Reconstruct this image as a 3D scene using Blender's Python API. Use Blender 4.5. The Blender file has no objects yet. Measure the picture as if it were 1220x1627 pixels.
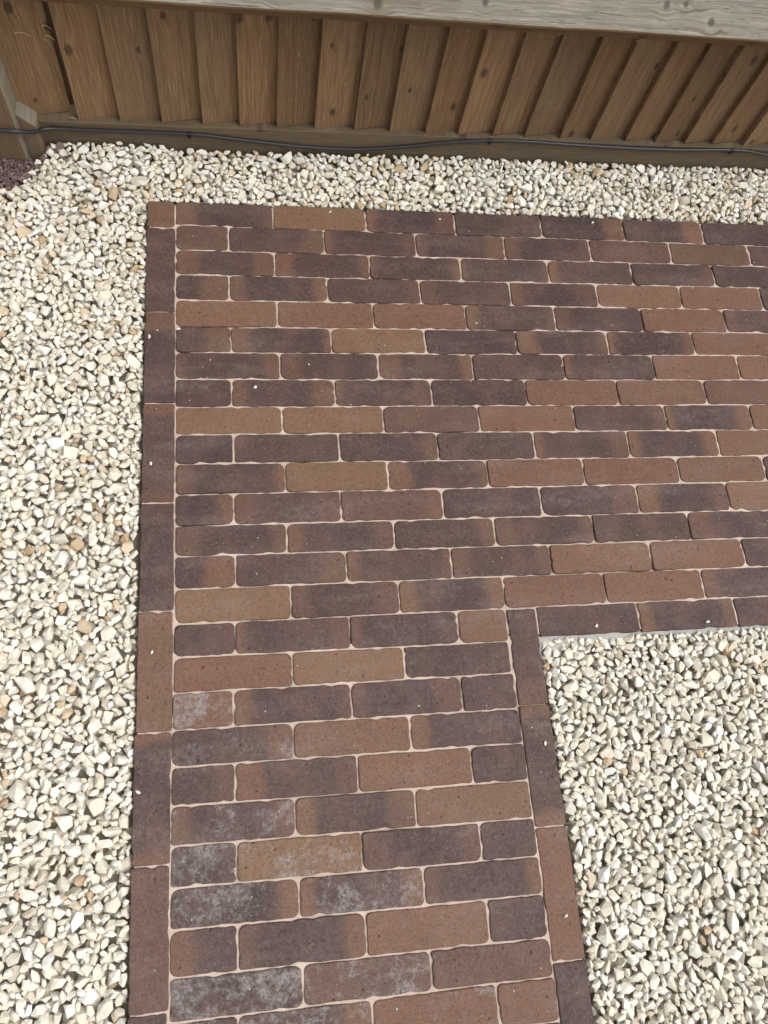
import bpy, bmesh, math, random
import numpy as np
from mathutils import Matrix, Vector

random.seed(7); rng = np.random.default_rng(11)
S = bpy.context.scene
COL = S.collection

# ---------------------------------------------------------------- camera
cam_d = bpy.data.cameras.new('camera'); cam = bpy.data.objects.new('camera', cam_d); COL.objects.link(cam)
cam_d.sensor_fit = 'VERTICAL'; cam_d.sensor_height = 24.0
cam_d.lens = 24.0 * 1258.59 / 1627.0
cam_d.clip_start = 0.02; cam_d.clip_end = 500
cam.matrix_world = Matrix(((0.987068, 0.024103, -0.158479, 0.15197),
                           (-0.077323, 0.937604, -0.338999, -1.2509),
                           (0.14042, 0.346869, 0.927343, 1.42898), (0, 0, 0, 1)))
S.camera = cam
# ---------------------------------------------------------------- light: bright, thinly overcast day
SUN_EL, SUN_AZ = math.radians(60), math.radians(108)       # azimuth clockwise from +Y
w = bpy.data.worlds.new('World'); S.world = w; w.use_nodes = True
nt = w.node_tree; bg = nt.nodes['Background']
sky = nt.nodes.new('ShaderNodeTexSky'); sky.sky_type = 'NISHITA'; sky.sun_disc = False
sky.sun_elevation = SUN_EL; sky.sun_rotation = SUN_AZ; sky.dust_density = 3.0
hs = nt.nodes.new('ShaderNodeHueSaturation'); hs.inputs['Saturation'].default_value = 0.12
nt.links.new(sky.outputs[0], hs.inputs['Color']); nt.links.new(hs.outputs[0], bg.inputs[0])
bg.inputs[1].default_value = 0.15
sun_d = bpy.data.lights.new('sun', 'SUN'); sun_d.energy = 1.3; sun_d.angle = math.radians(40); sun_d.color = (1, 0.965, 0.91)
sun = bpy.data.objects.new('sun', sun_d); COL.objects.link(sun)
sd = Vector((math.sin(SUN_AZ) * math.cos(SUN_EL), math.cos(SUN_AZ) * math.cos(SUN_EL), math.sin(SUN_EL)))
sun.rotation_euler = sd.to_track_quat('Z', 'Y').to_euler(); sun.location = (0, -3, 6)
S.view_settings.view_transform = 'Standard'; S.view_settings.look = 'None'
S.view_settings.exposure = 0.55; S.view_settings.gamma = 1.0; S.view_settings.use_curve_mapping = False
S.render.engine = 'CYCLES'

# ---------------------------------------------------------------- helpers
def mesh(name, verts, faces, smooth=False):
    m = bpy.data.meshes.new(name); m.from_pydata([tuple(v) for v in verts], [], faces); m.update()
    if smooth: m.polygons.foreach_set('use_smooth', [True] * len(m.polygons))
    return m
def link(name, me, mat=None, parent=None, loc=(0, 0, 0), rot=(0, 0, 0)):
    o = bpy.data.objects.new(name, me); COL.objects.link(o)
    if mat and me is not None and not me.materials: me.materials.append(mat)
    o.location = loc; o.rotation_euler = rot
    if parent: o.parent = parent
    return o
def tag(o, label, cat=None, kind=None, group=None):
    o['label'] = label
    if cat: o['category'] = cat
    if kind: o['kind'] = kind
    if group: o['group'] = group
    return o
def fast_mesh(name, V, F, smooth=True):
    """V (n,3) float, F (m,3) int arrays"""
    m = bpy.data.meshes.new(name)
    m.vertices.add(len(V)); m.vertices.foreach_set('co', V.astype(np.float32).ravel())
    k = F.shape[1]
    m.loops.add(F.size); m.loops.foreach_set('vertex_index', F.astype(np.int32).ravel())
    m.polygons.add(len(F)); m.polygons.foreach_set('loop_start', np.arange(0, F.size, k, dtype=np.int32))
    m.update(calc_edges=True)
    m.polygons.foreach_set('use_smooth', np.full(len(F), smooth))
    m.validate(); return m
def vnoise(shape, cell, r):
    h, w_ = shape; g = r.random((h // cell + 3, w_ // cell + 3))
    y = np.arange(h) / cell; x = np.arange(w_) / cell
    y0 = y.astype(int); x0 = x.astype(int); fy = (y - y0)[:, None]; fx = (x - x0)[None, :]
    fy = fy * fy * (3 - 2 * fy); fx = fx * fx * (3 - 2 * fx)
    a = g[np.ix_(y0, x0)]; b = g[np.ix_(y0, x0 + 1)]; c = g[np.ix_(y0 + 1, x0)]; d = g[np.ix_(y0 + 1, x0 + 1)]
    return (a * (1 - fx) + b * fx) * (1 - fy) + (c * (1 - fx) + d * fx) * fy - 0.5

class NT:
    """tiny node-tree writer"""
    def __init__(s, name):
        s.m = bpy.data.materials.new(name); s.m.use_nodes = True; s.t = s.m.node_tree
        s.b = s.t.nodes['Principled BSDF']
    def n(s, typ, **kw):
        nd = s.t.nodes.new('ShaderNode' + typ)
        for k, v in kw.items(): setattr(nd, k, v)
        return nd
    def l(s, a, b): s.t.links.new(a, b)
    def put(s, sock, v):
        if isinstance(v, bpy.types.NodeSocket): s.l(v, sock)
        else: sock.default_value = v
    def math(s, op, a, b=None, c=None, clamp=False):
        nd = s.n('Math', operation=op, use_clamp=clamp); s.put(nd.inputs[0], a)
        if b is not None: s.put(nd.inputs[1], b)
        if c is not None: s.put(nd.inputs[2], c)
        return nd.outputs[0]
    def vm(s, op, a, b):
        nd = s.n('VectorMath', operation=op); s.put(nd.inputs[0], a)
        if op == 'SCALE': s.put(nd.inputs['Scale'], b)
        else: s.put(nd.inputs[1], b)
        return nd.outputs['Value'] if op in ('LENGTH', 'DISTANCE', 'DOT_PRODUCT') else nd.outputs[0]
    def step(s, x, a, b):
        nd = s.n('MapRange', interpolation_type='SMOOTHSTEP'); s.put(nd.inputs[0], x)
        s.put(nd.inputs[1], a); s.put(nd.inputs[2], b); return nd.outputs[0]
    def noise(s, vec, scale, detail=3, rough=0.55, dist=0.0):
        nd = s.n('TexNoise'); s.l(vec, nd.inputs['Vector'])
        nd.inputs['Scale'].default_value = scale; nd.inputs['Detail'].default_value = detail
        nd.inputs['Roughness'].default_value = rough; nd.inputs['Distortion'].default_value = dist
        return nd.outputs[0]
    def mix(s, f, a, b, blend='MIX'):
        nd = s.n('Mix', data_type='RGBA', blend_type=blend); s.put(nd.inputs[0], f)
        s.put(nd.inputs[6], a if isinstance(a, bpy.types.NodeSocket) else (*a, 1))
        s.put(nd.inputs[7], b if isinstance(b, bpy.types.NodeSocket) else (*b, 1)); return nd.outputs[2]
    def attr(s, name, typ='OBJECT'):
        nd = s.n('Attribute', attribute_type=typ, attribute_name=name); return nd.outputs['Fac']
    def ramp(s, x, stops, interp='LINEAR'):
        nd = s.n('ValToRGB'); cr = nd.color_ramp; cr.interpolation = interp
        while len(cr.elements) < len(stops): cr.elements.new(0.5)
        for e, (p, c) in zip(cr.elements, stops): e.position = p; e.color = (*c, 1)
        s.put(nd.inputs[0], x); return nd.outputs[0]
    def bump(s, h, strength, dist):
        nd = s.n('Bump'); nd.inputs['Strength'].default_value = strength; nd.inputs['Distance'].default_value = dist
        s.put(nd.inputs['Height'], h); s.l(nd.outputs[0], s.b.inputs['Normal'])
    def out(s, col, rough, spec=0.4):
        s.put(s.b.inputs['Base Color'], col if isinstance(col, bpy.types.NodeSocket) else (*col, 1))
        s.put(s.b.inputs['Roughness'], rough); s.b.inputs['Specular IOR Level'].default_value = spec
        return s.m

# ---------------------------------------------------------------- materials
def mat_brick():
    t = NT('fired_clay_brick')
    tc = t.n('TexCoord').outputs['Object']; oi = t.n('ObjectInfo')
    rnd = oi.outputs['Random']
    off = t.n('CombineXYZ'); t.put(off.inputs[0], t.math('MULTIPLY', rnd, 37.0)); t.put(off.inputs[1], t.math('MULTIPLY', rnd, 91.0)); t.put(off.inputs[2], t.math('MULTIPLY', rnd, 53.0))
    p = t.vm('ADD', tc, off.outputs[0])
    sx = t.n('SeparateXYZ'); t.l(tc, sx.inputs[0])
    x = sx.outputs[0]; hl = t.attr('half_length')
    n1 = t.noise(p, 22, 4, 0.6); n2 = t.noise(p, 90, 5, 0.7); n3 = t.noise(p, 420, 3, 0.7); n0 = t.noise(p, 7, 2)
    wob = t.math('ADD', t.math('MULTIPLY', t.math('SUBTRACT', n1, 0.5), 0.050), t.math('MULTIPLY', t.math('SUBTRACT', n2, 0.5), 0.022))
    dl = t.math('ADD', t.math('ADD', x, hl), wob)                 # distance from the left end
    dr = t.math('ADD', t.math('SUBTRACT', hl, x), wob)
    el = t.attr('end_left'); er = t.attr('end_right'); mid = t.attr('brown')
    def endf(d, e): return t.math('SUBTRACT', 1.0, t.step(d, t.math('SUBTRACT', e, 0.010), t.math('ADD', e, 0.016)))
    ends = t.math('MAXIMUM', t.math('MULTIPLY', endf(dl, el), t.attr('strength_left')), t.math('MULTIPLY', endf(dr, er), t.attr('strength_right')))
    ends = t.math('MULTIPLY', ends, t.math('ADD', 0.35, t.math('ADD', t.math('MULTIPLY', n1, 0.7), t.math('MULTIPLY', n2, 0.4))), clamp=True)
    br = t.math('MAXIMUM', ends, t.math('ADD', mid, t.math('MULTIPLY', t.math('SUBTRACT', n1, 0.5), 0.35)), clamp=True)
    dark = t.mix(t.step(n0, 0.3, 0.7), (0.047, 0.027, 0.025), (0.074, 0.043, 0.040))
    dark = t.mix(t.math('MULTIPLY', t.step(t.noise(p, 14, 3, 0.6), 0.52, 0.75), 0.55), dark, (0.120, 0.060, 0.044))
    warm = t.mix(rnd, (0.168, 0.078, 0.048), (0.186, 0.098, 0.057))
    warm = t.mix(t.attr('ochre'), warm, (0.190, 0.103, 0.056))
    c = t.mix(br, dark, warm)
    c = t.mix(t.math('MULTIPLY', t.step(n2, 0.35, 0.75), 0.30), c, (0.05, 0.035, 0.032))          # scorch mottling
    c = t.mix(t.math('MULTIPLY', t.step(n1, 0.50, 0.8), 0.15), c, (0.22, 0.155, 0.13))             # brushed-in dust
    # dry sweep marks of jointing dust
    mp = t.n('Mapping'); t.l(t.vm('ADD', t.n('NewGeometry').outputs['Position'], (0, 0, 0)), mp.inputs[0])
    mp.inputs['Rotation'].default_value = (0, 0, math.radians(-35)); mp.inputs['Scale'].default_value = (1.6, 7, 1)
    sw = t.noise(mp.outputs[0], 2.6, 4, 0.6)
    c = t.mix(t.math('MULTIPLY', t.math('MULTIPLY', t.step(sw, 0.46, 0.72), t.step(n2, 0.3, 0.75)), 0.30), c, (0.28, 0.22, 0.195))
    # light falloff painted in: pale patchy tint growing away from the fence
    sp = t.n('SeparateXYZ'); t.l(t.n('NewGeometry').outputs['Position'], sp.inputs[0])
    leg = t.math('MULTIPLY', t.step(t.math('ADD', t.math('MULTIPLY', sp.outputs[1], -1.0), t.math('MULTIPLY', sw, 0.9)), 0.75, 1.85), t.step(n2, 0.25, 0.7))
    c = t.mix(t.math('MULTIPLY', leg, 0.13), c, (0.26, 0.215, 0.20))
    # efflorescence
    ef = t.attr('bloom'); n5 = t.noise(p, 75, 6, 0.78); n6 = t.noise(p, 13, 2)
    thr = t.math('SUBTRACT', 0.80, t.math('MULTIPLY', ef, 0.31))
    em = t.step(t.math('ADD', t.math('MULTIPLY', n5, 0.62), t.math('MULTIPLY', n6, 0.46)), thr, t.math('ADD', thr, 0.16))
    em = t.math('MULTIPLY', em, t.math('MULTIPLY', t.step(ef, 0.02, 0.15), t.math('MULTIPLY', t.step(t.noise(p, 210, 3, 0.7), 0.25, 0.58), 0.72)))
    c = t.mix(em, c, (0.30, 0.28, 0.275))
    # tiny pale sand grains caught in the face, and pits
    vo = t.n('TexVoronoi'); t.l(p, vo.inputs['Vector']); vo.inputs['Scale'].default_value = 230
    sep = t.n('SeparateColor'); t.l(vo.outputs['Color'], sep.inputs[0])
    gr = t.math('MULTIPLY', t.math('SUBTRACT', 1.0, t.step(vo.outputs['Distance'], 0.08, 0.24)), t.math('GREATER_THAN', sep.outputs[0], 0.86))
    pit = t.math('MULTIPLY', t.math('SUBTRACT', 1.0, t.step(vo.outputs['Distance'], 0.12, 0.3)), t.math('LESS_THAN', sep.outputs[1], 0.07))
    c = t.mix(t.math('MULTIPLY', gr, t.math('MULTIPLY', sep.outputs[2], 0.75)), c, (0.50, 0.42, 0.36))
    c = t.mix(t.math('MULTIPLY', pit, 0.6), c, (0.035, 0.026, 0.024))
    c = t.mix(t.math('MULTIPLY', t.step(n3, 0.52, 0.70), 0.22), c, (0.25, 0.175, 0.145))
    c = t.mix(t.math('MULTIPLY', t.step(n3, 0.50, 0.30), 0.55), c, (0.030, 0.022, 0.020))
    n7 = t.noise(p, 190, 3, 0.75)
    c = t.mix(t.math('MULTIPLY', t.step(n7, 0.54, 0.70), 0.30), c, (0.24, 0.165, 0.135))
    c = t.mix(t.math('MULTIPLY', t.step(n7, 0.46, 0.30), 0.45), c, (0.028, 0.019, 0.017))
    v2 = t.n('TexVoronoi'); t.l(p, v2.inputs['Vector']); v2.inputs['Scale'].default_value = 85
    s2 = t.n('SeparateColor'); t.l(v2.outputs['Color'], s2.inputs[0])
    pit2 = t.math('MULTIPLY', t.math('SUBTRACT', 1.0, t.step(t.math('ADD', v2.outputs['Distance'], t.math('MULTIPLY', t.math('SUBTRACT', n7, .5), .5)), 0.10, 0.24)), t.math('GREATER_THAN', s2.outputs[0], 0.92))
    c = t.mix(t.math('MULTIPLY', pit2, 0.65), c, (0.026, 0.018, 0.016)); pit = t.math('MAXIMUM', pit, pit2)
    # drag lines on the faces that were the cut sides of the column
    h = t.math('ADD', t.math('MULTIPLY', n3, 0.5), t.math('ADD', t.math('MULTIPLY', n2, 0.9), t.math('MULTIPLY', pit, -0.8)))
    h = t.math('ADD', h, t.math('MULTIPLY', gr, 0.5))
    t.bump(h, 0.8, 0.0016)
    return t.out(c, 0.78, 0.35)

def mat_sand():
    t = NT('jointing_sand'); g = t.n('NewGeometry').outputs['Position']
    n = t.noise(g, 60, 4); n2 = t.noise(g, 900, 2); n3 = t.noise(g, 5, 2)
    c = t.mix(n, (0.40, 0.31, 0.255), (0.56, 0.445, 0.375)); c = t.mix(t.math('MULTIPLY', t.step(n3, .4, .7), .45), c, (0.62, 0.52, 0.44))
    c = t.mix(t.math('MULTIPLY', t.step(n2, .55, .7), .35), c, (0.30, 0.22, 0.17))
    t.bump(n2, 0.7, 0.001); return t.out(c, 0.95, 0.2)

STONE = [(0.0, (0.40, 0.28, 0.165)), (0.03, (0.51, 0.385, 0.25)), (0.08, (0.58, 0.475, 0.345)), (0.13, (0.60, 0.535, 0.435)),
         (0.40, (0.665, 0.62, 0.525)), (0.75, (0.715, 0.675, 0.59)), (0.92, (0.675, 0.65, 0.595)), (1.0, (0.79, 0.775, 0.74))]
def mat_stone(name, by_object, stops):
    t = NT(name)
    if by_object: r = t.attr('tone', 'OBJECT')
    else: r = t.attr('tone', 'GEOMETRY')
    g = t.n('NewGeometry').outputs['Position']
    c = t.ramp(r, stops)
    n1 = t.noise(g, 95, 4, 0.6); n2 = t.noise(g, 480, 4, 0.65); n3 = t.noise(g, 3.2, 2)
    c = t.mix(t.math('MULTIPLY', t.step(n1, 0.45, 0.75), 0.38), c, (0.52, 0.45, 0.33))
    c = t.mix(t.math('MULTIPLY', t.step(n2, 0.52, 0.8), 0.35), c, (0.42, 0.37, 0.30))
    c = t.mix(t.math('MULTIPLY', t.step(n3, 0.45, 0.75), 0.15), c, (0.52, 0.43, 0.30))
    t.bump(t.math('ADD', n1, t.math('MULTIPLY', n2, 0.55)), 0.65, 0.0022)
    return t.out(c, 0.85, 0.3)

def mat_wood(name, cols, grain_axis, knots=None, weather=0.0, fine=1.0):
    """grain runs along grain_axis (0/2) of the object; knots = explicit (x, z, r) in object space"""
    t = NT(name); tc = t.n('TexCoord').outputs['Object']; rnd = t.n('ObjectInfo').outputs['Random']
    s = t.n('SeparateXYZ'); t.l(tc, s.inputs[0])
    u = s.outputs[0] if grain_axis == 0 else s.outputs[2]       # along
    v = s.outputs[2] if grain_axis == 0 else s.outputs[0]       # across
    off = t.math('MULTIPLY', rnd, 41.0)
    dark = None; bend = None
    if knots:
        for (ku, kv, kr) in knots:
            du = t.math('MULTIPLY', t.math('SUBTRACT', u, ku), 0.8); dv = t.math('SUBTRACT', v, kv)
            d = t.math('SQRT', t.math('ADD', t.math('MULTIPLY', du, du), t.math('MULTIPLY', dv, dv)))
            k = t.math('SUBTRACT', 1.0, t.step(d, kr * 0.35, kr)); hal = t.math('SUBTRACT', 1.0, t.step(d, kr * .6, kr * 3.2))
            sg = t.math('MULTIPLY', t.math('MULTIPLY', hal, dv), -0.55)
            dark = k if dark is None else t.math('MAXIMUM', dark, k)
            bend = sg if bend is None else t.math('ADD', bend, sg)
    else:
        cv = t.n('CombineXYZ'); t.put(cv.inputs[0], t.math('ADD', t.math('MULTIPLY', v, 16.0), off)); t.put(cv.inputs[1], t.math('ADD', t.math('MULTIPLY', u, 9.0), off))
        vo = t.n('TexVoronoi', voronoi_dimensions='2D'); t.l(cv.outputs[0], vo.inputs['Vector']); vo.inputs['Scale'].default_value = 1.0
        sc = t.n('SeparateColor'); t.l(vo.outputs['Color'], sc.inputs[0])
        gate = t.math('GREATER_THAN', sc.outputs[0], 0.62); d = vo.outputs['Distance']
        sz = t.math('ADD', 0.07, t.math('MULTIPLY', sc.outputs[1], 0.10))
        dark = t.math('MULTIPLY', gate, t.math('SUBTRACT', 1.0, t.step(d, t.math('MULTIPLY', sz, 0.4), sz)))
        bend = t.math('MULTIPLY', t.math('MULTIPLY', gate, t.math('SUBTRACT', 1.0, t.step(d, 0.0, 0.42))), 0.007)
    vv = t.math('ADD', v, bend)
    def gvec(su, sv):
        c3 = t.n('CombineXYZ'); t.put(c3.inputs[0], t.math('ADD', t.math('MULTIPLY', vv, sv), off))
        t.put(c3.inputs[1], t.math('ADD', t.math('MULTIPLY', u, su), off)); t.put(c3.inputs[2], off); return c3.outputs[0]
    ring = t.noise(gvec(1.3, 75), 1.0, 2, 0.5, 0.3)
    rg = t.math('POWER', t.math('ADD', 0.5, t.math('MULTIPLY', t.math('SINE', t.math('MULTIPLY', ring, 42.0)), 0.5)), 0.7)
    fib = t.noise(gvec(16, 620 * fine), 1.0, 4, 0.75)
    blot = t.noise(gvec(9, 14), 1.0, 4, 0.6)
    c = t.mix(t.math('MULTIPLY', rg, 0.62), cols[0], cols[1])
    c = t.mix(t.math('MULTIPLY', t.step(blot, 0.35, 0.7), 0.55), c, cols[2])
    c = t.mix(t.math('MULTIPLY', t.step(fib, 0.48, 0.68), 0.55), c, cols[3])
    tone = t.math('ADD', 0.76, t.math('MULTIPLY', rnd, 0.46)) if not knots else 1.0
    if not knots: c = t.mix(1.0, c, t.n('CombineColor').outputs[0], 'MULTIPLY'); cc = c.node.inputs[7].links[0].from_node; hue = t.math('FRACT', t.math('MULTIPLY', rnd, 7.31)); [t.put(cc.inputs[i], t.math('MULTIPLY', tone, t.math('ADD', (1.02, .97, .90)[i], t.math('MULTIPLY', hue, (-.04, .07, .16)[i])))) for i in range(3)]
    c = t.mix(t.math('MULTIPLY', dark, 0.72), c, cols[4])
    # scuffs of dried cement and bird lime, only where the attribute says so
    sf = t.attr('scuff'); sn = t.noise(gvec(55, 230), 1.0, 5, 0.75); sb = t.noise(gvec(11, 22), 1.0, 1)
    sm = t.math('MULTIPLY', t.step(sn, 0.60, 0.70), t.math('MULTIPLY', t.step(sb, 0.50, 0.62), sf))
    c = t.mix(t.math('MULTIPLY', sm, 0.8), c, (0.42, 0.37, 0.31))
    crack = t.math('MAXIMUM', t.step(t.noise(gvec(7, 260), 1.0, 3, 0.6), 0.64, 0.70), t.step(t.noise(gvec(26, 640), 1.0, 2, 0.6), 0.62, 0.68))
    c = t.mix(t.math('MULTIPLY', crack, weather), c, (0.045, 0.036, 0.03))
    t.bump(t.math('ADD', t.math('ADD', fib, t.math('MULTIPLY', rg, 0.4)), t.math('MULTIPLY', crack, -1.2 * weather)), 0.5, 0.0012)
    return t.out(c, 0.82, 0.25)

def mat_simple(name, c1, c2, scale, rough=0.9, bump=0.4, dist=0.002, spec=0.3):
    t = NT(name); g = t.n('NewGeometry').outputs['Position']
    n = t.noise(g, scale, 5, 0.65); n2 = t.noise(g, scale * 9, 3, 0.6)
    c = t.mix(n, c1, c2); t.bump(t.math('ADD', n, t.math('MULTIPLY', n2, 0.5)), bump, dist); return t.out(c, rough, spec)

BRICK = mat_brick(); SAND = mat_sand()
STONE_O = mat_stone('cream_chipping_single', True, STONE); STONE_A = mat_stone('cream_chipping', False, STONE)
SLATE = mat_stone('plum_chipping', False, [(0, (0.085, 0.056, 0.050)), (0.5, (0.135, 0.092, 0.082)), (1, (0.21, 0.155, 0.145))])
for m_ in (SLATE,):
    for nd in m_.node_tree.nodes:
        if nd.bl_idname == 'ShaderNodeMix': nd.inputs[7].default_value = (0.11, 0.076, 0.068, 1)
WB = [(0.138, 0.076, 0.038), (0.240, 0.145, 0.076), (0.140, 0.088, 0.050), (0.325, 0.222, 0.130), (0.030, 0.018, 0.012)]
BOARD = mat_wood('treated_board', WB, 2, weather=0.15)
KICK = mat_wood('gravel_board_timber', [(0.090, 0.060, 0.036), (0.130, 0.088, 0.054), (0.082, 0.064, 0.040), (0.165, 0.122, 0.08), (0.05, 0.03, 0.02)], 0, weather=0.25)
KN = [(0.60, 0.020, 0.007), (0.215, 0.022, 0.011), (0.395, 0.010, 0.010), (0.965, 0.032, 0.008), (1.005, 0.034, 0.006), (1.065, 0.015, 0.008), (1.60, 0.022, 0.009), (-0.05, 0.02, 0.008)]
BOARDH = mat_wood('treated_rail_underside', WB, 0, weather=0.1)
RAIL = mat_wood('weathered_rail', [(0.165, 0.143, 0.105), (0.30, 0.27, 0.212), (0.235, 0.22, 0.19), (0.415, 0.385, 0.325), (0.055, 0.042, 0.03)], 0, knots=KN, weather=0.55, fine=0.55)
POST = mat_wood('weathered_post', [(0.115, 0.075, 0.045), (0.15, 0.10, 0.065), (0.12, 0.095, 0.07), (0.19, 0.15, 0.11), (0.06, 0.045, 0.03)], 2, weather=0.3)
BLOCK = mat_wood('cleat_top_skylit', [(0.13, 0.115, 0.09), (0.18, 0.16, 0.13), (0.13, 0.12, 0.10), (0.23, 0.21, 0.175), (0.10, 0.07, 0.05)], 0, weather=0.3)
BLOCKV = mat_wood('weathered_post_side', [(0.15, 0.13, 0.10), (0.21, 0.185, 0.145), (0.16, 0.145, 0.12), (0.27, 0.245, 0.205), (0.08, 0.06, 0.045)], 2, weather=0.3)
SOIL = mat_simple('soil', (0.06, 0.042, 0.03), (0.11, 0.08, 0.055), 30, 0.95, 0.6, 0.01)
GRITBED = mat_simple('sub_base', (0.16, 0.135, 0.10), (0.40, 0.35, 0.27), 230, 0.95, 0.6, 0.004)
CONC = mat_simple('concrete', (0.36, 0.345, 0.31), (0.60, 0.59, 0.56), 110, 0.92, 0.9, 0.006)
CABLE = mat_simple('black_sheath', (0.008, 0.008, 0.009), (0.026, 0.026, 0.028), 120, 0.42, 0.15, 0.001, 0.5)

# ---------------------------------------------------------------- ground
G = mesh('ground', [(-60, -60, -.09), (60, -60, -.09), (60, 60, -.09), (-60, 60, -.09)], [(0, 1, 2, 3)])
tag(link('ground', G, SOIL), 'bare brown soil under and around the garden', kind='structure')

# ---------------------------------------------------------------- paving: measured joints (metres)
JX = [[-0.007,0.203,0.409,0.615,0.822,1.026,1.228],[-0.006,0.106,0.313,0.518,0.725,0.931,1.132,1.336],[-0.005,0.203,0.409,0.615,0.820,1.023,1.229],
[-0.005,0.106,0.313,0.516,0.722,0.927,1.132,1.335],[-0.004,0.204,0.408,0.612,0.816,1.024,1.228],[-0.003,0.108,0.314,0.516,0.719,0.929,1.135],
[-0.002,0.206,0.410,0.613,0.817,1.026,1.230],[-0.002,0.108,0.315,0.517,0.723,0.930,1.135],[-0.001,0.206,0.411,0.612,0.820,1.028,1.230],
[-0.001,0.110,0.317,0.518,0.723,0.930,1.136],[0.001,0.208,0.410,0.615,0.820,1.030,1.229],[0.000,0.109,0.313,0.515,0.718,0.927,1.129],
[0.001,0.207,0.412,0.614,0.820,1.027],[0.001,0.111,0.316,0.520,0.720,0.931,1.134],[0.002,0.210,0.412,0.616,0.822,1.029],
[0.001,0.108,0.315,0.519,0.614],[0.001,0.208,0.411,0.612],[0.000,0.104,0.310,0.512,0.615],[-0.001,0.205,0.411,0.616],[-0.001,0.105,0.313,0.516,0.616],
[0.000,0.203,0.409,0.615],[0.000,0.106,0.312,0.517,0.616],[0.000,0.205,0.412,0.616],[0.000,0.106,0.310,0.515,0.616],[0.001,0.206,0.412,0.616],
[0.001,0.105,0.312,0.516,0.617],[0.001,0.207,0.412,0.617],[0.001,0.106,0.312,0.516,0.617]]
YL = [0.0050,-0.0573,-0.1229,-0.1853,-0.2477,-0.3130,-0.3736,-0.4356,-0.4974,-0.5576,-0.6201,-0.6835,-0.7464,-0.8051,-0.8669,-0.9315,-0.9909,-1.0529,-1.1150,-1.1748,-1.2367,-1.2981,-1.3600,-1.4206,-1.4867,-1.5470,-1.6090,-1.6710,-1.7330]
YR = [0.0006,-0.0633,-0.1244,-0.1858,-0.2486,-0.3104,-0.3711,-0.4335,-0.4954,-0.5572,-0.6196,-0.6789,-0.7436,-0.8043,-0.8667,-0.9275,-0.9874]   # at x = 1.25
YQ = [-0.9924,-1.0513,-1.1154,-1.1769,-1.2408,-1.3029,-1.3649,-1.4237,-1.4891,-1.5463,-1.6102,-1.672,-1.734]                                  # row 16 on, at x = 0.615
def row_y(k, x):
    if k <= 15: return YL[k] + (YR[k] - YL[k]) * x / 1.25
    return YL[k] + (YQ[k - 16] - YL[k]) * x / 0.615
# look of every brick: D dark, B brown, O ochre brown, b dusky brown, L / R brown left / right end, E both ends, M brown with dusky middle
LOOK = ['EOEDRRDbD','bREEEbbDDD','EEEELRDED','RERLEBBDBD','BBBEBBLEB'.replace('BBBEBB','BBBELB'),'REODEEBDE','ELEDLBBEB','DEEDBBbEB','OBbBREBDB','DDRDEEBED','EOEBBBDEB','REMDREBDB','EEREDLBE','RREEBBDEB','OEEBBLDB',
        'DELB','BOD','BEED','RBL','REBD','EEB','DOED','REE','LEBD','DMb','DRBB','EBD','DEBB']
BLOOM = {(3,0):.30,(4,0):.35,(5,0):.35,(6,0):.35,(9,0):.2,(13,0):.55,(16,0):.45,(17,0):1.0,(18,0):.8,(19,0):.75,(19,1):.55,(20,0):.85,(20,1):.45,(20,2):.35,(21,0):1.0,(21,1):.85,(21,2):.4,(21,3):.4,
         (22,0):.9,(22,1):.85,(22,2):.25,(23,1):.1,(23,2):.3,(24,0):1.0,(24,1):.95,(24,2):.3,(25,0):.9,(25,1):1.0,(25,2):.7,(25,3):.65,(26,0):.8,(26,1):.7,(1,4):.2,(0,5):.2,(6,3):.2}
GAP = 0.0020
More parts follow.
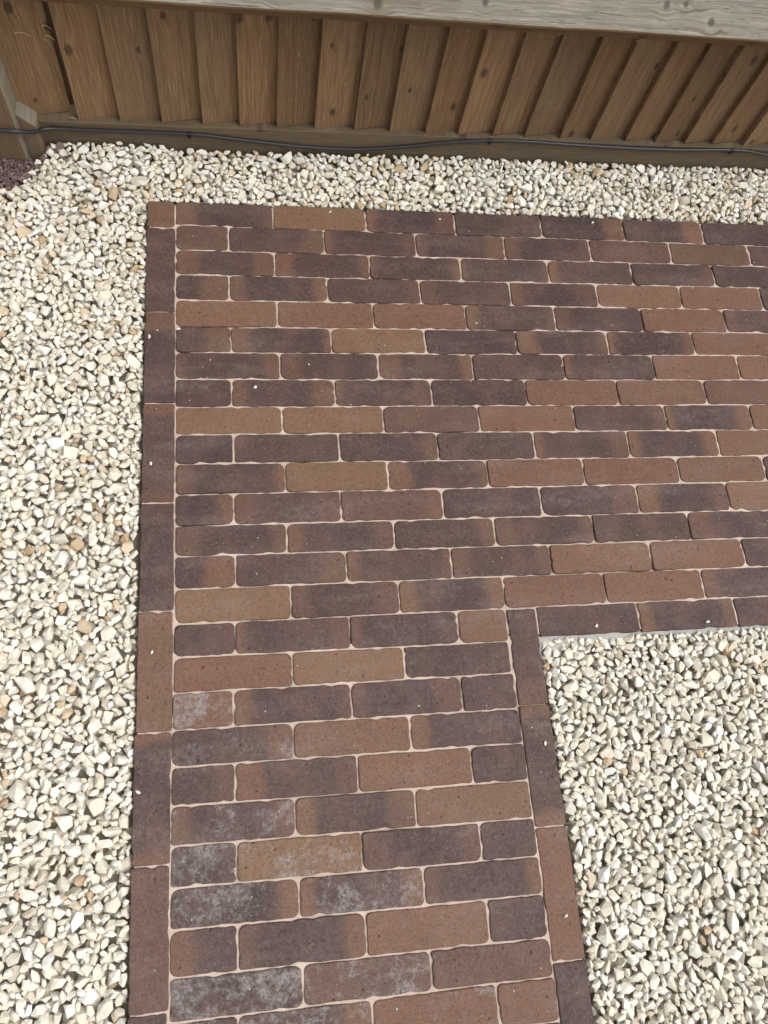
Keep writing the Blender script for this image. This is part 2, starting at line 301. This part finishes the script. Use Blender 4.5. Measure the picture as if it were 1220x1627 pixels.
def brick_mesh(Lb, Wb, rad, seed):
    """rounded, slightly ragged clay paver: face at z=0, 60 mm deep"""
    r = random.Random(seed); hx, hy = Lb / 2, Wb / 2; pts = []
    rr = [max(0.0012, rad * r.uniform(.5, 1.75)) for _ in range(4)]; Lb -= r.uniform(0, .0012); Wb -= r.uniform(0, .0009); hx, hy = Lb / 2, Wb / 2
    cs = [(hx, hy, 0), (-hx, hy, 90), (-hx, -hy, 180), (hx, -hy, 270)]
    for i, (cx, cy, a0) in enumerate(cs):
        q = rr[i]; ox, oy = cx - math.copysign(q, cx), cy - math.copysign(q, cy)
        for k in range(4):
            a = math.radians(a0 + 30 * k); pts.append((ox + q * math.cos(a), oy + q * math.sin(a)))
        nx, ny, _ = cs[(i + 1) % 4]; q2 = rr[(i + 1) % 4]
        ex, ey = (nx - math.copysign(q2, nx), ny - math.copysign(q2, ny))
        p0 = pts[-1]; a1 = math.radians(a0 + 90); p1 = (ex + q2 * math.cos(a1), ey + q2 * math.sin(a1))
        n = 15 if math.hypot(p1[0] - p0[0], p1[1] - p0[1]) > .12 else (8 if math.hypot(p1[0] - p0[0], p1[1] - p0[1]) > .06 else 5)
        for k in range(1, n):
            f = k / n; j = r.gauss(0, .00045) - (0.0030 * r.random() if r.random() < .11 else 0)
            nxn, nyn = math.cos(a1), math.sin(a1)
            pts.append((p0[0] + (p1[0] - p0[0]) * f + nxn * j, p0[1] + (p1[1] - p0[1]) * f + nyn * j))
    N = len(pts); V = []; F = []
    cham = r.uniform(.0015, .0024)
    for ins, z in ((cham, 0), (cham * .32, -.0010), (0, -.0034), (0, -.060)):
        for (x, y) in pts:
            sx, sy = max(0, 1 - ins / hx), max(0, 1 - ins / hy)
            zz = z - (abs(r.gauss(0, .00022)) if ins == cham else 0)
            V.append((x * sx, y * sy, zz))
    for k in range(3):
        for i in range(N): j = (i + 1) % N; F.append((k * N + i, (k + 1) * N + i, (k + 1) * N + j, k * N + j))
    # crowned face
    V += [(-hx * .5, 0, .0004), (hx * .5, 0, .0004)]
    F.append(tuple(range(N)))
    m = mesh('brick', V[:-2], F); 
    m.polygons.foreach_set('use_smooth', [True] * (3 * N) + [False])
    return m
def look_props(o, ch, half, r):
    e = lambda: min(r.uniform(.012, .046), half * .8)
    el = er = -.05; br = r.uniform(.0, .12); oc = 0.0
    if ch in 'LE': el = e()
    if ch in 'RE': er = e() + (.012 if ch == 'R' else 0)
    if ch == 'B': br = r.uniform(.78, .98)
    if ch == 'O': br = r.uniform(.85, 1); oc = 1.0
    if ch == 'b': br = r.uniform(.38, .52)
    if ch == 'M': br = r.uniform(.30, .4); el = half * .7; er = half * .35
    o['strength_left'] = r.uniform(.35, 1.0); o['strength_right'] = r.uniform(.35, 1.0); o['half_length'] = half; o['end_left'] = el; o['end_right'] = er; o['brown'] = br; o['ochre'] = oc; o['bloom'] = 0.0

# joint sand: a fine, uneven sheet; it is the body of the path that carries the bricks
def sand_sheet():
    st = 0.004; Vs = []; Fs = []; base = 0
    def patch(x0, x1, y0, y1):
        nonlocal base
        nx, ny = int((x1 - x0) / st) + 1, int((y1 - y0) / st) + 1
        z = -0.0033 + 0.0034 * vnoise((ny, nx), 14, rng) + 0.0030 * vnoise((ny, nx), 4, rng) + 0.0012 * vnoise((ny, nx), 1, rng)
        lo = vnoise((ny, nx), 25, rng); z -= np.clip((lo - .22) * 9, 0, 1) * .0035
        X, Y = np.meshgrid(np.linspace(x0, x1, nx), np.linspace(y0, y1, ny))
        Vs.append(np.stack([X, Y, np.minimum(z, -.0020)], -1).reshape(-1, 3))
        i = (np.arange(ny - 1)[:, None] * nx + np.arange(nx - 1)[None]).ravel() + base
        Fs.append(np.stack([i, i + 1, i + nx + 1, i + nx], 1)); base += nx * ny
    patch(-.060, 1.775, -.982, -.004); patch(-.056, .668, -1.728, -.982)
    return fast_mesh('path', np.concatenate(Vs), np.concatenate(Fs))
path = link('path', sand_sheet(), SAND)
tag(path, 'L-shaped garden path of dark brown clay pavers with pale sanded joints', kind='structure')
rb = random.Random(5)
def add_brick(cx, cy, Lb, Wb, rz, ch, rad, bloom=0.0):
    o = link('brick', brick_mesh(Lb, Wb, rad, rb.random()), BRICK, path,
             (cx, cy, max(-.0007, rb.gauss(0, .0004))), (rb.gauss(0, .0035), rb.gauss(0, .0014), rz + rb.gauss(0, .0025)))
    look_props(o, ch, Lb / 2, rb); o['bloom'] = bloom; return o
for k, js in enumerate(JX):
    js = list(js)
    if k < 15:
        while js[-1] < 1.72: js.append(js[-1] + .205 + rb.gauss(0, .001))
    for i in range(len(js) - 1):
        a, b = js[i], js[i + 1]; xm = (a + b) / 2
        yt, yb = row_y(k, xm), row_y(k + 1, xm) if not (k == 14) else (YL[15] + (YR[15] - YL[15]) * xm / 1.25)
        if k == 15: yb = row_y(16, xm)
        sl = math.atan(((row_y(k, b) + row_y(k + 1, b)) - (row_y(k, a) + row_y(k + 1, a))) / 2 / (b - a)) if k < 28 else 0
        la = LOOK[k]; ch = la[i] if i < len(la) else rb.choice('DEB')
        add_brick(xm, (yt + yb) / 2, b - a - GAP, abs(yt - yb) - GAP + (.0008 if k == 0 else 0), sl, ch, .0075, BLOOM.get((k, i), 0.0))
# left edging column (bricks lie lengthways down the side); corner piece first
LBY = [0.0045, -0.0665, -0.2793, -0.4890, -0.6990, -0.9067, -1.1163, -1.3242, -1.5308, -1.733]
def lb_x(y): return np.interp(y, [-1.75, -1.5, -1.3, -1.03, -.8, -.53, -.03, .01], [-.0600, -.0598, -.0622, -.0612, -.0615, -.0632, -.0676, -.068])
for i in range(len(LBY) - 1):
    a, b = LBY[i], LBY[i + 1]; ym = (a + b) / 2; x0 = float(lb_x(ym)); x1 = float(np.interp(ym, [-1.7, -.9, -.5, 0], [.0002, .0006, -.002, -.0065]))
    if i == 0: add_brick((x0 + x1) / 2, ym, x1 - x0 - GAP, a - b - GAP, 0, 'B', .006)
    else: add_brick((x0 + x1) / 2, ym, a - b - .0012, x1 - x0 - .0010, -math.pi / 2 + .006, 'BDLEDBEbD'[i], .0035, [0, 0, .2, .25, .15, .15, .1, .3, .2][i])
# right edging column of the narrow leg and the edging row along the recess
RBY = [-0.9318, -1.1115, -1.3190, -1.5267, -1.733]
for i in range(4):
    a, b = RBY[i], RBY[i + 1]; ym = (a + b) / 2
    add_brick(.6445, ym, a - b - .0012, .0572, -math.pi / 2 - .006 + .004 * i, 'REBD'[i], .0030, [.05, .1, .45, .05][i])
LOX = [0.6745, 0.8803, 1.0859, 1.291, 1.496, 1.701, 1.906]
for i in range(6):
    a, b = LOX[i], LOX[i + 1]; add_brick((a + b) / 2, -.9580, b - a - GAP, .0575, .002, 'DEDEBD'[i], .004, [.05, .35, .1, 0, 0, 0][i])
# concrete haunching showing along the recess edge
def haunch():
    V = []; F = []; n = 48; r = random.Random(3)
    for i in range(n + 1):
        x = .672 + (1.9 - .672) * i / n
        wd = np.interp(x, [.67, .70, .76, .82, .95, 1.1, 1.25, 1.5], [.040, .036, .026, .018, .012, .013, .010, .010]) + r.gauss(0, .0022)
        prof = [(-.9835, -.008 + r.gauss(0, .0007)), (-.986 - wd * .45, -.010 + r.gauss(0, .001)), (-.986 - wd, -.018 + r.gauss(0, .0015)), (-.986 - wd - .02, -.06)]
        V += [(x, y, z) for y, z in prof]
    for i in range(n):
        for k in range(3): a = i * 4 + k; F.append((a, a + 1, a + 5, a + 4))
    return mesh('concrete_haunch', V, F, True)
link('concrete_haunch', haunch(), CONC, path)

# ---------------------------------------------------------------- fence
FY, FS = 0.150, 0.016                        # front of the gravel board: y = FY + FS * x
fence = bpy.data.objects.new('fence', None); COL.objects.link(fence); fence.location = (0, FY, 0); fence.rotation_euler = (0, 0, math.atan(FS))
tag(fence, 'brown closeboard timber fence with grey weathered arris rail above cream gravel', 'fence')
def box_bm(x0, x1, y0, y1, z0, z1, bev=.002, segx=1):
    bm = bmesh.new(); bmesh.ops.create_cube(bm, size=1)
    for v in bm.verts: v.co = Vector(((x0 + x1) / 2 + v.co.x * (x1 - x0), (y0 + y1) / 2 + v.co.y * (y1 - y0), (z0 + z1) / 2 + v.co.z * (z1 - z0)))
    if bev: bmesh.ops.bevel(bm, geom=bm.edges[:], offset=bev, segments=1, affect='EDGES', clamp_overlap=True)
    return bm
def bm_obj(name, bm, mat, parent=None, loc=(0, 0, 0), rot=(0, 0, 0)):
    me = bpy.data.meshes.new(name); bm.to_mesh(me); bm.free(); return link(name, me, mat, parent, loc, rot)
BX = [-0.202,-0.1165,-0.029,0.0565,0.1355,0.216,0.300,0.3885,0.470,0.553,0.6295,0.712,0.789,0.876,0.953,1.0405,1.117,1.193,1.266,1.349,1.432,1.515,1.598,1.681,1.764,1.847,1.930,2.013,2.096,2.179]
BZ = [.060,.062,.065,.0645,.065,.065,.0645,.066,.062,.063,.065,.0665,.066,.064,.063,.065,.065,.066,.068,.064,.065,.065,.065,.065,.065,.065,.064,.065,.066,.065]
rf = random.Random(21)
def board(x, width, zb, tilt=0.0, ztop=1.78, scuff=0.0, y_extra=0.0):
    tl, tr, rec = .0140, .004, .0185
    def sec(z, j):
        return [(0 + j, 0, z), (width + j, rec * width / .1, z), (width + j, rec * width / .1 + tr, z), (0 + j, tl, z)]
    zs = [0, .10, .22, .34, .7, ztop - zb]; V = []; F = []
    for i, z in enumerate(zs):
        s = sec(z, rf.gauss(0, .0005) if i else 0)
        if i == 0: s = [(a, b, z + (.0016 * rf.random() if k in (1, 2) else 0)) for k, (a, b, z) in enumerate(s)]
        V += s
    for i in range(len(zs) - 1):
        for k in range(4): a = i * 4 + k; b = i * 4 + (k + 1) % 4; F.append((a, b, b + 4, a + 4))
    F.append((3, 2, 1, 0)); n = len(zs) * 4; F.append((n - 4, n - 3, n - 2, n - 1))
    bm = bmesh.new(); vs = [bm.verts.new(v) for v in V]; [bm.faces.new([vs[i] for i in f]) for f in F]
    bmesh.ops.bevel(bm, geom=[e for e in bm.edges if e.calc_face_angle(0) > .8], offset=.0008, segments=1, affect='EDGES', clamp_overlap=True)
    bmesh.ops.recalc_face_normals(bm, faces=bm.faces[:])
    o = bm_obj('board', bm, BOARD, fence, (x, .0075 + y_extra, zb), (0, tilt, 0)); o['scuff'] = scuff; return o
SC = {1: .7, 2: .35, 3: .4, 4: .6, 5: .9, 6: 1.0, 8: .3, 12: .2, 15: .2}
for i, (x, z) in enumerate(zip(BX, BZ)): board(x, .100, z, rf.gauss(0, .0025), scuff=SC.get(i, 0.0))
board(-.332, .115, .0645, 0.0, scuff=.15); board(-.245, .075, .0645, 0, y_extra=.034)
# gravel board, arris rail, post and cleat
g = box_bm(-1.0, 2.28, 0, .030, -.085, .0640, .0015); bm_obj('gravel_board', g, KICK, fence)
def arris(xa=-.33, xb=2.28):
    prof = [(-.041, .3775), (-.041, .3812), (.0065, .4330), (.0065, .3300)]; V = []; F = []; n = 24; r = random.Random(8)
    xs = [xa + (xb - xa) * i / n for i in range(n + 1)]
    for x in xs:
        jy, jz = r.gauss(0, .0006), r.gauss(0, .0008)
        V += [(x, y + (jy if y < 0 else 0), z + (jz if y < 0 else 0)) for y, z in prof]
    for i in range(n):
        for k in range(4): a = i * 4 + k; b = i * 4 + (k + 1) % 4; F.append((a, a + 4, b + 4, b))
    F += [(0, 1, 2, 3), (n * 4 + 3, n * 4 + 2, n * 4 + 1, n * 4)]
    bm = bmesh.new(); vs = [bm.verts.new(v) for v in V]; [bm.faces.new([vs[i] for i in f]) for f in F]
    bmesh.ops.bevel(bm, geom=[e for e in bm.edges if e.calc_face_angle(0) > .5 and abs(e.verts[0].co.x - e.verts[1].co.x) > .01], offset=.0010, segments=1, affect='EDGES')
    bmesh.ops.recalc_face_normals(bm, faces=bm.faces[:])
    for v in bm.verts: v.co.z -= .385
    return bm
rail = bm_obj('arris_rail', arris(), RAIL, fence, (0, 0, .385)); rail.data.materials.append(BOARDH)
for p in rail.data.polygons:
    if p.normal.z < .35: p.material_index = 1            # only the upper face has greyed, the nose and underside are still brown
bm_obj('arris_rail', arris(-1.0, -.41), RAIL, fence, (0, 0, .385))
for i in range(7): board(-1.0 + .083 * i, .100, .065, rf.gauss(0, .002))
pst = bm_obj('post', box_bm(-.418, -.3165, -.0435, .056, -.09, 1.82, .004), POST, fence)
pst.data.materials.append(BLOCKV)
for p in pst.data.polygons: p.material_index = 1 if p.normal.x > .5 else 0      # the side of the post has greyed
bm = box_bm(-.3165, -.2835, -.026, .0145, -.08, .104, 0)
for v in bm.verts:
    if v.co.z > 0 and v.co.x > -.30: v.co.z = .073
bmesh.ops.bevel(bm, geom=bm.edges[:], offset=.0012, segments=1, affect='EDGES'); cl = bm_obj('cleat', bm, POST, fence)
cl.data.materials.append(BLOCK)
for p in cl.data.polygons: p.material_index = 1 if p.normal.z > .5 else 0  # skylight painted on: the top gets a lighter, greyer wood colour
# loose fibres torn up where the boards meet the rail
def sliver(x, z, ln, ang, y=.0):
    V = []; F = []
    for i in range(5):
        f = i / 4; cx, cz = ln * f * math.cos(ang), ln * f * math.sin(ang) + .004 * math.sin(f * 3)
        wd = .0011 * (1 - f * .8); V += [(cx, -.004 * f, cz - wd), (cx, -.004 * f - .0008, cz + wd), (cx, -.004 * f + .0008, cz + wd)]
    for i in range(4):
        for k in range(3): a = i * 3 + k; b = i * 3 + (k + 1) % 3; F.append((a, b, b + 3, a + 3))
    link('splinter', mesh('splinter', V, F), SPL, fence, (x, y, z))
SPL = mat_simple('pale_fibre', (0.36, 0.27, 0.17), (0.46, 0.36, 0.24), 200)
for x, z, ln, an in [(.690, .335, .022, .5), (.765, .335, .030, .25), (.775, .328, .024, .4), (.945, .325, .035, .35), (1.02, .335, .02, .2), (-.118, .330, .020, .3),
                     (-.222, .262, .018, -.3), (-.225, .255, .016, -.9), (-.222, .283, .016, -.2), (-.275, .265, .028, -.1), (-.22, .070, .014, .02), (-.19, .055, .010, -1.2)]:
    sliver(x, z, ln, an, .004)

# ---------------------------------------------------------------- cable clipped along the gravel board
CP = [(-.95, .130, .070), (-.70, .133, .074), (-.50, .128, .084), (-.45, .105, .089), (-.40, .0915, .0895), (-.345, .0915, .0865), (-.315, .0945, .083), (-.29, .112, .066), (-.262, .135, .054), (-.172, .1415, .049), (.026, .1445, .049), (.095, .1455, .043), (.161, .1465, .036), (.27, .1475, .026), (.388, .1500, .0225),
      (.503, .1520, .0355), (.60, .1535, .052), (.704, .1550, .064), (.79, .1560, .0655), (.887, .1575, .062), (1.03, .1600, .058), (1.173, .1620, .058), (1.316, .1645, .064), (1.37, .1655, .061), (1.43, .1665, .052), (1.6, .1690, .040), (1.8, .172, .045)]
def tube(pts, rad, nseg=8, sub=6):
    P = [Vector(p) for p in pts]; C = []
    for i in range(len(P) - 1):
        p0, p1, p2, p3 = P[max(i - 1, 0)], P[i], P[i + 1], P[min(i + 2, len(P) - 1)]
        for k in range(sub):
            f = k / sub; C.append(.5 * ((2 * p1) + (p2 - p0) * f + (2 * p0 - 5 * p1 + 4 * p2 - p3) * f * f + (3 * p1 - p0 - 3 * p2 + p3) * f ** 3))
    C.append(P[-1]); V = []; F = []
    for i, c in enumerate(C):
        d = (C[min(i + 1, len(C) - 1)] - C[max(i - 1, 0)]).normalized(); s = d.cross(Vector((0, 0, 1))).normalized(); u = s.cross(d)
        for k in range(nseg): a = 2 * math.pi * k / nseg; V.append(c + rad * (s * math.cos(a) + u * math.sin(a)))
    for i in range(len(C) - 1):
        for k in range(nseg): a = i * nseg + k; b = i * nseg + (k + 1) % nseg; F.append((a, b, b + nseg, a + nseg))
    F += [tuple(range(nseg - 1, -1, -1)), tuple(range(len(V) - nseg, len(V)))]
    return mesh('cable', V, F, True)
cable = tag(link('cable', tube(CP, .0042), CABLE), 'thin black cable clipped along the foot of the fence', 'cable')
def clip(p):
    bm = bmesh.new(); r_ = .0056
    ring = []
    for x in (-.0035, .0035):
        ring.append([bm.verts.new((x, r_ * math.cos(a), r_ * math.sin(a))) for a in [math.radians(100 + 20 * k) for k in range(15)]])
    for k in range(14): bm.faces.new((ring[0][k], ring[0][k + 1], ring[1][k + 1], ring[1][k]))
    bmesh.ops.solidify(bm, geom=bm.faces[:], thickness=.0012)
    c = bmesh.ops.create_cube(bm, size=1)['verts']
    for v in c: v.co = Vector((v.co.x * .006, v.co.y * .006 + .001, v.co.z * .007 - .0078))
    bmesh.ops.create_uvsphere(bm, u_segments=8, v_segments=5, radius=.0022, matrix=Matrix.Translation((0, -.003, -.0085)))
    bm_obj('cable_clip', bm, CABLE, cable, p)
for p in ((.026, .1445, .049), (.704, .1550, .064), (1.316, .1645, .064)): clip(p)

# ---------------------------------------------------------------- gravel: stones dropped one by one on a height field
def make_protos(n, npts, bev, seed):
    out = []; r = np.random.default_rng(seed)
    for i in range(n):
        bm = bmesh.new(); el = np.array([1, r.uniform(.78, 1.0), r.uniform(.8, 1.0)])
        P = r.normal(size=(npts, 3)); P /= np.linalg.norm(P, axis=1)[:, None]
        for _ in range(5):                                          # spread the corners
            d = P[:, None] - P[None]; q = (d ** 2).sum(-1) + np.eye(npts); P = P + .03 * (d / q[..., None] ** 1.5).sum(1); P /= np.linalg.norm(P, axis=1)[:, None]
        P = P * r.uniform(.84, 1.20, (npts, 1)) * el
        for p in P: bm.verts.new(p)
        h = bmesh.ops.convex_hull(bm, input=bm.verts[:])
        bmesh.ops.delete(bm, geom=[v for v in bm.verts if not v.link_faces], context='VERTS')
        bmesh.ops.dissolve_limit(bm, angle_limit=.30, verts=bm.verts[:], edges=bm.edges[:])
        bmesh.ops.bevel(bm, geom=bm.edges[:], offset=bev, segments=1, affect='EDGES', clamp_overlap=True)
        bmesh.ops.triangulate(bm, faces=bm.faces[:]); bmesh.ops.recalc_face_normals(bm, faces=bm.faces[:])
        bm.verts.index_update()
        out.append((np.array([v.co[:] for v in bm.verts]), np.array([[v.index for v in f.verts] for f in bm.faces]))); bm.free()
    return out
PROTO = make_protos(48, 10, .048, 4)
RES = 0.0012; GROW = 1.20
def in_paving(x, y, m=0.0):
    return ((x > -.0635 - m) & (y < .0035 + m) & (y > -.986 - m)) | ((x > -.061 - m) & (x < .6735 + m) & (y <= -.98))
def PV(x, y): return in_paving(x, y) & ~in_paving(x, y, -.012)
def deposit(x0, x1, y0, y1, inside, target, seed, smin, smax, tries, mean):
    """returns rows: x, y, z, a, b, c, yaw, tiltx, tilty, seen"""
    r = np.random.default_rng(seed)
    nx, ny = int((x1 - x0) / RES), int((y1 - y0) / RES)
    X = x0 + (np.arange(nx) + .5) * RES; Y = y0 + (np.arange(ny) + .5) * RES
    T = target(X[None, :], Y[:, None]).astype(np.float32); M = inside(X[None, :], Y[:, None])
    H = np.where(M, T - .030, np.where(PV(X[None, :], Y[:, None]), np.float32(0), T + 10)).astype(np.float32); ID = np.full((ny, nx), -1, np.int32); out = []
    cells = np.argwhere(M); fails = 0; n = 0
    order = r.integers(0, len(cells), tries * 4); low = None
    for t in range(tries):
        f = t / tries; sz = float(np.clip(r.lognormal(math.log(mean * (1.0 if f < .62 else np.interp(f, [.62, 1], [.90, .62]))), .23), smin, smax))
        el = r.uniform(.62, .95); fl = r.uniform(.50, .80)
        a, b, c = sz, sz * el, sz * fl; yaw = r.uniform(0, math.pi); ca, sa = math.cos(yaw), math.sin(yaw)
        k = int(a / RES) + 1; g1 = np.arange(-k, k + 1) * RES; gx, gy = np.meshgrid(g1, g1)
        px = (gx * ca + gy * sa) / a; py = (-gx * sa + gy * ca) / b; q = px * px + py * py; msk = q < .92
        prof = (c * np.sqrt(np.clip(1 - q, 0, 1)) ** .8).astype(np.float32); pm = np.where(msk, -prof, np.float32(1e3))
        best = None
        if f > .60 and (low is None or t % 1500 == 0):
            low = np.flatnonzero((T - H)[cells[:, 0], cells[:, 1]] > .0075)
            if len(low) < 50: low = None
        if f > .60 and low is not None: order[t * 4:t * 4 + 4] = low[r.integers(0, len(low), 4)]
        for cnd in order[t * 4:t * 4 + 4]:
            iy, ix = cells[cnd]
            if iy < k or ix < k or iy >= ny - k or ix >= nx - k: continue
            sub = H[iy - k:iy + k + 1, ix - k:ix + k + 1]
            z = float(np.where(msk, sub + prof, -9).max())
            sc = z - T[iy, ix]
            if best is None or sc < best[0]: best = (sc, z, iy, ix)
        if best is None: continue
        sc, z, iy, ix = best; z -= c * .30                              # stones nest into each other
        top = z + c * .9 - T[iy, ix]
        if top > .0055 + .30 * c: fails += 1; continue
        sub = H[iy - k:iy + k + 1, ix - k:ix + k + 1]; up = np.where(msk, z + prof * .92, -9)
        w_ = up > sub; sub[w_] = up[w_]; ID[iy - k:iy + k + 1, ix - k:ix + k + 1][w_] = n
        out.append((X[ix], Y[iy], z, a, b, c, yaw, r.normal(0, .28), r.normal(0, .28))); n += 1
    cnt = np.bincount(ID[ID >= 0], minlength=n)
    return np.array(out), cnt
def rotmats(yaw, tx, ty):
    R = []
    for a, b, c in zip(yaw, tx, ty):
        R.append(np.array(Matrix.Rotation(b, 3, 'X') @ Matrix.Rotation(c, 3, 'Y') @ Matrix.Rotation(a, 3, 'Z')))
    return np.array(R)
def stones_mesh(name, st, seed, tone=None):
    r = np.random.default_rng(seed); pid = r.integers(0, len(PROTO), len(st)); R = rotmats(st[:, 6], st[:, 7], st[:, 8])
    tn = r.random(len(st)) if tone is None else tone
    Vs = []; Fs = []; Ts = []; base = 0
    for i in range(len(st)):
        V, F = PROTO[pid[i]]; sgn = 1
        P = (V * st[i, 3:6] * GROW) @ R[i].T + st[i, :3]
        Vs.append(P); Fs.append(F + base); base += len(V); Ts.append(np.full(len(V), tn[i]))
    me = fast_mesh(name, np.concatenate(Vs), np.concatenate(Fs), False)
    at = me.attributes.new('tone', 'FLOAT', 'POINT'); T = np.concatenate(Ts).astype(np.float32)
    if len(T) == len(me.vertices): at.data.foreach_set('value', T)
    return me
SINGLE = []
for V, F in PROTO[:24]:
    me = fast_mesh('stone', V, F, False); me.materials.append(STONE_O); SINGLE.append(me)
CM = np.array(cam.matrix_world); Rc, Tc = CM[:3, :3], CM[:3, 3]
def in_frame(P):
    q = (P - Tc) @ Rc; u = 1258.59 * q[:, 0] / -q[:, 2]; v = 1258.59 * q[:, 1] / -q[:, 2]
    return (np.abs(u) < 600) & (np.abs(v) < 805), np.linalg.norm(P - Tc, axis=1)
def tones(st, r, tan):
    # tan stones come in loose clusters, as tipped from the bag
    pt = np.sin(st[:, 0] * 23 + 2) * np.sin(st[:, 1] * 19 + st[:, 0] * 9) + .6 * np.sin(st[:, 1] * 41 + 1)
    p = tan * np.clip(.35 + pt, .08, 1.6); u = r.random(len(st))
    return np.where(u < p, .12 * r.random(len(st)), .13 + .87 * r.random(len(st)))
def bed(name, label, area, inside, target, seed, tries, nsingle, mean=.0106, lo=0.0):
    x0, x1, y0, y1 = area
    def sheet():
        n = 40; vs = []; fs = []; xs = np.linspace(x0, x1, n); ys = np.linspace(y0, y1, n)
        for y in ys:
            for x in xs: vs.append((x, y, float(target(np.array(x), np.array(y))) - .026))
        for j in range(n - 1):
            for i in range(n - 1):
                cx, cy = (xs[i] + xs[i + 1]) / 2, (ys[j] + ys[j + 1]) / 2
                if inside(np.array(cx), np.array(cy)) or inside(np.array(cx - .03), np.array(cy)) or inside(np.array(cx + .03), np.array(cy)) or inside(np.array(cx), np.array(cy + .03)):
                    fs.append((j * n + i, j * n + i + 1, (j + 1) * n + i + 1, (j + 1) * n + i))
        return mesh(name, vs, fs)
    b = link(name, sheet(), GRITBED); tag(b, label, kind='structure')
    st, cnt = deposit(x0, x1, y0, y1, inside, target, seed, .0042, .0180, tries, mean)
    keep = cnt > 0; st, cnt = st[keep], cnt[keep]
    fr, dist = in_frame(st[:, :3]); score = np.where(fr, cnt / dist ** 2, -1); idx = np.argsort(-score)
    slate = (st[:, 0] < -.292 - (.10 - st[:, 1]) * .75) & (st[:, 1] > .028)
    idx = np.array([i for i in idx if not slate[i]])
    r = np.random.default_rng(seed + 1); one = idx[:nsingle]; rest = idx[nsingle:]; R = rotmats(st[:, 6], st[:, 7], st[:, 8])
    tn = tones(st, r, .13 if lo < .1 else .04)
    for i in one:
        o = link('stone', SINGLE[r.integers(0, len(SINGLE))], None, b)
        m4 = np.eye(4); m4[:3, :3] = R[i] @ np.diag(st[i, 3:6] * GROW); m4[:3, 3] = st[i, :3]; o.matrix_world = Matrix(m4.tolist()); o['tone'] = float(tn[i])
    g_ = link('gravel', stones_mesh('gravel', st[rest], seed + 2, tn[rest]), STONE_A, b); g_['kind'] = 'stuff'
    print(name, 'stones', len(st), 'tris', len(g_.data.polygons))
    return st[slate]
def fence_y(x): return FY + FS * x
def in_left(x, y):
    return ~in_paving(x, y) & (y < np.minimum(fence_y(x) - .003, np.where(x < -.42, 9, np.where(x < -.315, .100, np.where(x < -.283, .117, 9))))) & ((x < -.05) | (y > -.1))
def t_left(x, y):
    nearf = np.clip((y - .02) / .13, 0, 1)
    und = .0020 * np.sin(x * 17 + 1) * np.cos(y * 13) + .0018 * np.sin(y * 29 + x * 7)
    hump = .012 * np.exp(-((x + .12) / .14) ** 2) * nearf ** 2 + .004 * np.exp(-((x - .75) / .2) ** 2) * nearf
    edge = -.003 * np.exp(-((x + .075) / .02) ** 2) * (y < 0)
    dip = -.012 * np.clip((-.27 - x) / .06, 0, 1) * (y > .03)
    return -.0040 + und + .008 * nearf + hump + edge + dip
sl = bed('gravel_bed', 'cream limestone chippings beside the long edge of the path and below the fence', (-.66, 1.92, -1.86, .19), in_left, t_left, 3, 86000, 300)
def in_right(x, y): return (x > .676) & (y < -.990 + 0 * x) & (x < 1.80) & (y > -1.90)
def t_right(x, y):
    nb = np.exp(-((y + .99) / .045) ** 2) * np.interp(x, [.67, .78, .9, 1.4], [1.0, .8, .5, .4])
    return -.0065 + .0025 * np.sin(x * 15) * np.cos(y * 12 + 1) + .0015 * np.sin(x * 31 - y * 23) - .004 * nb
bed('gravel_bed', 'cream limestone chippings in the recess enclosed by the two arms of the path', (.66, 1.81, -1.91, -.975), in_right, t_right, 8, 60000, 300, lo=.35)

# plum coloured chippings spilling out beside the post
r = np.random.default_rng(31); ps = []
while len(ps) < 2000:
    x, y = r.uniform(-.66, -.285), r.uniform(.02, .102 if len(ps) % 3 else .14)
    if y > .102 and x > -.42: continue
    if x < -.287 - (.10 - y) * .75: ps.append((x, y, -.006 + r.uniform(-.006, .006), *(r.uniform(.0018, .0062) * np.array([1, r.uniform(.7, 1), r.uniform(.6, .9)])), r.uniform(0, 3), r.normal(0, .4), r.normal(0, .4)))
for s_ in ((-.272, .125, .006, .011, .010, .010, .3, 0, 0), (-.250, .130, .008, .012, .011, .010, 1.3, .2, 0), (-.283, .104, .002, .010, .007, .008, .8, 0, .2)): ps.append(s_)
pl = tag(link('plum_chippings', stones_mesh('plum_chippings', np.array(ps), 6), SLATE), 'dull plum coloured stone chippings at the foot of the fence post', 'chippings', kind='stuff')
# crumbs of pale grit lying on the bricks
ps = []
for i in range(150):
    x, y = r.uniform(-.05, 1.4), r.uniform(-1.68, -.01)
    if y < -.93 and x > .66: continue
    s_ = r.uniform(.0005, .0010) if r.random() < .93 else r.uniform(.0010, .0017)
    ps.append((x, y, .0006 + s_ * .5, s_ * 1.3, s_, s_ * .8, r.uniform(0, 3), 0, 0))
for x, y, s_ in ((.0035, -.3215, .0042), (-.054, -.340, .0045), (.155, -.455, .0038), (.265, -.402, .0028), (.43, -1.10, .002)):
    ps.append((x, y, .001 + s_ * .4, s_, s_ * .6, s_ * .5, r.uniform(0, 3), 0, 0))
for x, y, s_ in ((-.045, -.62, .0035), (-.052, -1.21, .0042), (.655, -1.18, .0040), (.648, -1.46, .0032), (.79, -.972, .0036), (1.02, -.975, .0042), (.33, -.012, .0034), (.95, -.016, .0040), (-.035, -.98, .0028), (.58, -.02, .003)):
    ps.append((x, y, s_ * .62, s_, s_ * .75, s_ * .7, r.uniform(0, 3), .2, .1))
tag(link('grit', stones_mesh('grit', np.array(ps), 9, tone=np.full(len(ps), .8)), STONE_A), 'tiny crumbs of pale grit scattered over the bricks', 'grit', kind='stuff')
